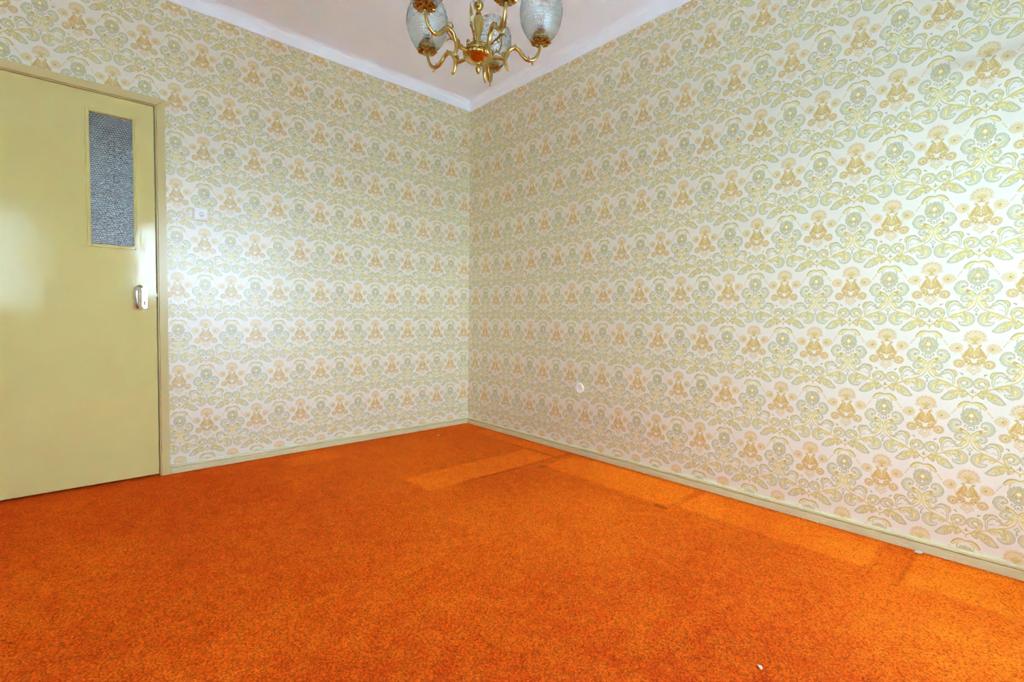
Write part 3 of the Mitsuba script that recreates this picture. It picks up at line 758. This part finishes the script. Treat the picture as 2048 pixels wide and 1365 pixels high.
put('cover_plate__panel', block((-2.4970, -.0026, 2.2840), (-2.4140, -.0002, 2.3670), .0006), 'paper')
for k, (x, z) in enumerate(((-2.4915, 2.3615), (-2.4225, 2.2905))):
    put('cover_plate__screw' + (f'_{k:03d}' if k else ''), ball((x, -.0026, z), (.0030, .0016, .0030), 1), 'dark_metal', smooth=True)
tag('cover_plate', 'square wallpapered cover plate with two screws, high above the door', 'cover plate')
for k, z in enumerate((1.8295, 1.5777)):
    key = 'nail' + (f'_{k:03d}' if k else '')
    put(key, tube([(-1.8630, .004, z, .0012), (-1.8630, -.004, z, .0012), (-1.8630, -.005, z, .0024), (-1.8630, -.006, z, .0022)], 8, 0), 'dark_metal')
    tag(key, ('dark nail in the papered wall, the upper of two above the switch', 'dark nail in the papered wall, just above the light switch')[k], 'nail')

rng = np.random.default_rng(7)
for k, (x, y, s, lab) in enumerate(((-1.147, -2.812, .0075, 'pale chip of plaster on the orange carpet nearest the viewer'), (-.442, -.229, .008, 'pale thread on the carpet in the far corner'),
                                    (-1.058, -.763, .006, 'pale crumb on the carpet beyond the bright strip'), (-.042, -2.975, .013, 'grey fluff against the skirting of the long wall'))):
    key = 'carpet_crumb' + (f'_{k:03d}' if k else '')
    m = trimesh.creation.icosphere(subdivisions=2, radius=s)
    m.vertices *= (1, .55, .45)
    m.vertices += (meshkit.noise(m.vertices * 260 + k * 9, k)[:, None] - .5) * s * .9
    m.apply_transform(trimesh.transformations.rotation_matrix(1.1 * k + .5, (0, 0, 1)))
    m.apply_translation((x, y, -m.vertices[:, 2].min() - .0005))
    put(key, m, 'lint', smooth=40)
    tag(key, lab, 'crumb')

# ------------------------------------------------------------------ chandelier
CX, CY, ZB = -1.340, -1.849, 1.909          # axis, and the height of the cup saucers
HZ = ZB - .060                              # the hub's rim
AT = np.array((CX, CY, 0))


def c_at(m):
    return m.apply_translation((CX, CY, 0))


def fluted(profile, n, waves, depth, bulge):
    """A lathe whose wall swells in waves: gadroons."""
    m = lathe(profile, n)
    v = m.vertices
    a = np.arctan2(v[:, 1], v[:, 0])
    r = np.hypot(v[:, 0], v[:, 1])
    k = 1 + depth * np.abs(np.cos(a * waves / 2)) * np.interp(v[:, 2], *bulge)
    v[:, 0] *= k
    v[:, 1] *= k
    m.vertices = v
    return m


hub = fluted([(.0365, HZ - .018), (.043, HZ - .017), (.050, HZ - .011), (.0535, HZ - .003), (.0525, HZ + .003)], 132, 22, .075, ([HZ - .019, HZ - .010, HZ + .001], [.5, 1, 0]))
put('chandelier__hub', c_at(join(hub, lathe([(.0525, HZ + .003), (.056, HZ + .0035), (.0570, HZ + .0065), (.056, HZ + .0095), (.045, HZ + .012), (.034, HZ + .015), (.0325, HZ + .016)], 64))), 'brass', smooth=40)
tag('chandelier', 'brass five-arm chandelier with embossed clear glass shades hanging from the ceiling', 'chandelier')
put('chandelier__hub__bowl', c_at(lathe([(.0001, HZ - .0335), (.009, HZ - .0335), (.0095, HZ - .0320), (.017, HZ - .0315), (.018, HZ - .0300), (.0285, HZ - .026), (.0350, HZ - .0205), (.0385, HZ - .0170)], 56)), 'brass', smooth=35)
put('chandelier__hub__drum', c_at(lathe([(.0325, HZ + .015), (.0325, HZ + .030), (.0340, HZ + .0315), (.0330, HZ + .0345), (.024, HZ + .037), (.012, HZ + .039), (.010, HZ + .041)], 56)), 'brass', smooth=35)
acorn = lathe([(.0001, HZ - .0690), (.0022, HZ - .0680), (.0058, HZ - .0625), (.0085, HZ - .0560), (.0090, HZ - .0510), (.0100, HZ - .0490), (.0092, HZ - .0455), (.0060, HZ - .0430), (.0032, HZ - .0410), (.0032, HZ - .0320)], 24)
put('chandelier__finial', c_at(acorn), 'cast_brass', smooth=45)
col = fluted([(.010, HZ + .040), (.0085, HZ + .048), (.0075, HZ + .055), (.0095, HZ + .068), (.0140, HZ + .088), (.0180, HZ + .108), (.0190, HZ + .120), (.0165, HZ + .131), (.0105, HZ + .138), (.0075, HZ + .141)], 64, 16, .05, ([HZ + .05, HZ + .1, HZ + .138], [0, 1, 0]))
put('chandelier__column', c_at(col), 'brass', smooth=45)
put('chandelier__column__neck', c_at(lathe([(.0075, HZ + .140), (.0105, HZ + .143), (.0105, HZ + .146), (.0080, HZ + .150), (.0090, HZ + .158), (.0125, HZ + .164), (.0165, HZ + .168), (.0180, HZ + .174), (.0175, HZ + .181), (.0130, HZ + .184)], 36)), 'cast_brass', smooth=35)
gl = [(.0105, HZ + .184), (.016, HZ + .187), (.024, HZ + .196), (.031, HZ + .212), (.033, HZ + .232), (.028, HZ + .256), (.018, HZ + .274), (.012, HZ + .280)]
put('chandelier__glass_bulb', c_at(lathe(gl + [(r - .003, z - .001) for r, z in gl[::-1]] + gl[:1], 48)), 'clear_glass', smooth=40)
tag('chandelier__glass_bulb', 'clear glass baluster on the stem')
put('chandelier__rod', c_at(lathe([(.0045, HZ + .150), (.0045, HZ + .279), (.013, HZ + .281), (.014, HZ + .287), (.006, HZ + .292), (.0055, ZC - .07), (.010, ZC - .068), (.045, ZC - .040), (.052, ZC - .012), (.052, ZC), (.0001, ZC)], 36)), 'brass', smooth=35)


def chased(m, amp, f=420, seed=2):
    """Cast ornament: small grains pushed out along the normals."""
    n = m.vertex_normals
    top_ = np.clip(n[:, 2] * 2 + .55, .12, 1)          # the underside is smooth
    m.vertices = m.vertices + n * (amp * top_ * (meshkit.noise(m.vertices * f, seed) - .45))[:, None]
    return m


Z0 = ZB


def arm_mesh():
    b = tube([(.050, 0, Z0 - .0635, .0055), (.066, 0, Z0 - .0640, .0060), (.082, 0, Z0 - .0650, .0065), (.098, 0, Z0 - .066, .0055)], 14, 4)
    s = tube([(.1165, 0, Z0 - .1000, .0022), (.1125, 0, Z0 - .1035, .0034), (.1065, 0, Z0 - .0985, .0048), (.1010, 0, Z0 - .0850, .0060), (.0985, 0, Z0 - .0680, .0072), (.1035, 0, Z0 - .0490, .0075), (.1160, 0, Z0 - .0300, .0075),
              (.1330, 0, Z0 - .0225, .0075), (.1490, 0, Z0 - .0300, .0072), (.1620, 0, Z0 - .0460, .0070), (.1770, 0, Z0 - .0590, .0068), (.1950, 0, Z0 - .0620, .0064), (.2110, 0, Z0 - .0530, .0056), (.2230, 0, Z0 - .0330, .0050),
              (.2290, 0, Z0 - .0120, .0050), (.2307, 0, Z0 - .002, .0055)], 20, 12)
    s = chased(s, .0034, 480)
    return join(b, s)


def curl_mesh():
    a = tube([(.0985, 0, Z0 - .068, .005), (.0900, 0, Z0 - .054, .0042), (.0880, 0, Z0 - .046, .0030), (.0905, 0, Z0 - .0405, .0026), (.0950, 0, Z0 - .0425, .0022), (.0945, 0, Z0 - .0470, .0018)], 10, 7)
    return a


def spur_mesh():
    return tube([(.130, 0, Z0 - .016, .003), (.1355, 0, Z0 - .0130, .0026), (.139, 0, Z0 - .0095, .0014)], 8, 4)


def drop_mesh():
    return join(tube([(.196, 0, Z0 - .0640, .0028), (.200, 0, Z0 - .0715, .0024)], 8, 3), ball((.2008, 0, Z0 - .0745), .0038, 1), tube([(.186, 0, Z0 - .055, .002), (.187, 0, Z0 - .0490, .0020), (.185, 0, Z0 - .0465, .0010)], 7, 3))


def scroll_mesh():
    """Leafy scroll rising from the drum between two arms."""
    s = tube([(.030, 0, HZ + .018, .0030), (.045, 0, HZ + .020, .0030), (.060, 0, HZ + .029, .0031), (.078, 0, HZ + .040, .0034), (.093, 0, HZ + .047, .0036), (.106, 0, HZ + .061, .0032), (.1130, 0, HZ + .080, .0029), (.1110, 0, HZ + .098, .0026),
              (.1020, 0, HZ + .105, .0024), (.0935, 0, HZ + .099, .0023), (.0925, 0, HZ + .089, .0024), (.0975, 0, HZ + .0845, .0028), (.1010, 0, HZ + .088, .0032)], 10, 8, 1.0)
    l1 = tube([(.093, 0, HZ + .047, .0034), (.104, 0, HZ + .048, .0028), (.1120, 0, HZ + .043, .0020), (.1135, 0, HZ + .036, .0010)], 8, 5)
    l2 = tube([(.088, 0, HZ + .046, .0026), (.0890, 0, HZ + .054, .0020), (.0865, 0, HZ + .060, .0008)], 8, 4)
    l3 = tube([(.112, 0, HZ + .094, .0026), (.1150, 0, HZ + .106, .0020), (.1135, 0, HZ + .115, .0008)], 8, 4)
    return join(s, l1, l2, l3)


def saucer_mesh():
    """Pierced leafy saucer: eight curled leaves around a cup, cut through with holes."""
    n, rows = 128, 15
    a = np.arange(n) * 2 * np.pi / n
    t = np.linspace(0, 1, rows)
    v = []
    for k, q in enumerate(t):
        lob = np.abs(np.cos(a * 4))
        r = .0075 + (.0225 + .0085 * lob * q ** 2 + .0030 * q ** 3 * np.cos(a * 24)) * q ** .8
        z = Z0 + .0005 + .0125 * q ** 1.5 + .0050 * np.sin(q * 5) * q * (.4 + .6 * lob) + .0022 * q * np.cos(a * 16)
        v.append(np.stack([r * np.cos(a), r * np.sin(a), z], 1))
    v = np.concatenate(v)
    keep = []
    for i in range(rows - 1):
        for j in range(n):
            q, ang = t[i], a[j]
            hole = .38 < q < .68 and abs(math.sin(ang * 4 + math.pi / 2)) < .45
            if not hole:
                k = (j + 1) % n
                keep += [(i * n + j, i * n + k, (i + 1) * n + k), (i * n + j, (i + 1) * n + k, (i + 1) * n + j)]
    top = trimesh.Trimesh(v, keep, process=False)
    under = top.copy()
    top.vertices = top.vertices - np.array((0, 0, .0016))
    under.invert()
    m = join(top, under)
    m.apply_translation((.2307, 0, 0))
    return m


def shade_mesh():
    """Egg-shaped pressed glass: rows of roundels above, upright ribs below; a shell open at both ends."""
    zz = np.array([.0, .010, .025, .045, .070, .095, .120, .145, .165, .182, .194])
    rr = np.array([.0385, .0465, .0570, .0675, .0745, .0765, .0745, .0675, .0570, .0430, .0310])
    n, rows = 150, 120
    z = np.linspace(0, .194, rows)
    from scipy.interpolate import CubicSpline
    r = CubicSpline(zz, rr)(z)
    a = np.arange(n) * 2 * np.pi / n
    A, Zg = np.meshgrid(a, z)
    R = np.repeat(r[:, None], n, 1)
    up_ = np.clip((Zg - .078) / .006, 0, 1) * np.clip((.190 - Zg) / .008, 0, 1)
    row = np.floor((Zg - .080) / .0245)
    dzz = (Zg - .080) / .0245 - row - .5
    cnt = 16
    ph = A / (2 * np.pi) * cnt + .5 * (row % 2)
    dph = ph - np.round(ph)
    rho = np.hypot(dph * 2 * np.pi * .070 / cnt, dzz * .0245) / .0125
    rings = np.exp(-((rho - .72) / .17) ** 2) + .9 * np.exp(-(rho / .26) ** 2)
    lowband = np.clip((.076 - Zg) / .004, 0, 1) * np.clip((Zg - .006) / .006, 0, 1)
    ribs = np.abs(np.cos(A * 24)) * (.65 + .35 * np.cos(Zg / .009 * 2 * np.pi))
    lip = np.exp(-((Zg - .0775) / .0022) ** 2)
    D = .0030 * rings * up_ + .0022 * ribs * lowband + .0010 * lip
    out_ = np.stack([(R + D) * np.cos(A), (R + D) * np.sin(A), Zg], -1).reshape(-1, 3)
    inn = np.stack([(R - .0022) * np.cos(A), (R - .0022) * np.sin(A), Zg], -1).reshape(-1, 3)
    i, j = np.meshgrid(np.arange(rows - 1), np.arange(n), indexing='ij')
    k = (j + 1) % n
    q = np.stack([i * n + j, i * n + k, (i + 1) * n + k, (i + 1) * n + j], -1).reshape(-1, 4)
    f = np.vstack([q[:, [0, 1, 2]], q[:, [0, 2, 3]]])
    N = rows * n
    jj = np.arange(n)
    kk = (jj + 1) % n
    low = np.vstack([np.stack([jj, N + jj, N + kk], 1), np.stack([jj, N + kk, kk], 1)])
    o = (rows - 1) * n
    high = np.vstack([np.stack([o + jj, o + kk, N + o + kk], 1), np.stack([o + jj, N + o + kk, N + o + jj], 1)])
    m = trimesh.Trimesh(np.vstack([out_, inn]), np.vstack([f, f[:, ::-1] + N, low, high]), process=False)
    m.apply_translation((.2307, 0, Z0 + .0175))
    return m


def cup_mesh():
    return lathe([(.0001, Z0 + .008), (.0270, Z0 + .008), (.0300, Z0 + .011), (.0302, Z0 + .0330), (.0318, Z0 + .0345), (.0318, Z0 + .0362), (.0290, Z0 + .0362), (.0290, Z0 + .013), (.0001, Z0 + .012)], 48, (.2307, 0, 0))


def holder_mesh():
    return join(lathe([(.0001, Z0 + .012), (.0115, Z0 + .012), (.0115, Z0 + .040), (.0135, Z0 + .041), (.0135, Z0 + .060), (.0001, Z0 + .060)], 28, (.2307, 0, 0)),
                lathe([(.0135, Z0 + .044), (.0160, Z0 + .045), (.0160, Z0 + .049), (.0135, Z0 + .050)], 28, (.2307, 0, 0)))


PARTS = dict(arm=(arm_mesh(), 'brass', 45), arm__curl=(curl_mesh(), 'cast_brass', 45), arm__spur=(spur_mesh(), 'cast_brass', 45), arm__drop=(drop_mesh(), 'cast_brass', 45), saucer=(saucer_mesh(), 'cast_brass', 40), cup=(cup_mesh(), 'brass', 35),
             lamp_holder=(holder_mesh(), 'dark_metal', 35), glass_shade=(shade_mesh(), 'pressed_glass', 50), scroll=(scroll_mesh(), 'cast_brass', 45))
plies = {k: mikit.ply(m, b, smooth=s) for k, (m, b, s) in PARTS.items()}
for k in range(5):
    cw = math.degrees(YAW) + math.degrees(.157) + 72 * k          # clockwise from the +y axis, as seen from above
    for name, sh in plies.items():
        turn = 90 - (cw + (36 if name == 'scroll' else 0))
        base, _, sub = name.partition('__')
        num = f'_{k:03d}' if k else ''
        key = f'chandelier__{base}{num}' + (f'__{sub}' if sub else '')
        scene[key] = {**sh, 'to_world': T().translate([CX, CY, 0]).rotate([0, 0, 1], turn)}
    tag(f'chandelier__glass_shade' + (f'_{k:03d}' if k else ''), 'egg-shaped clear glass shade embossed with roundels')
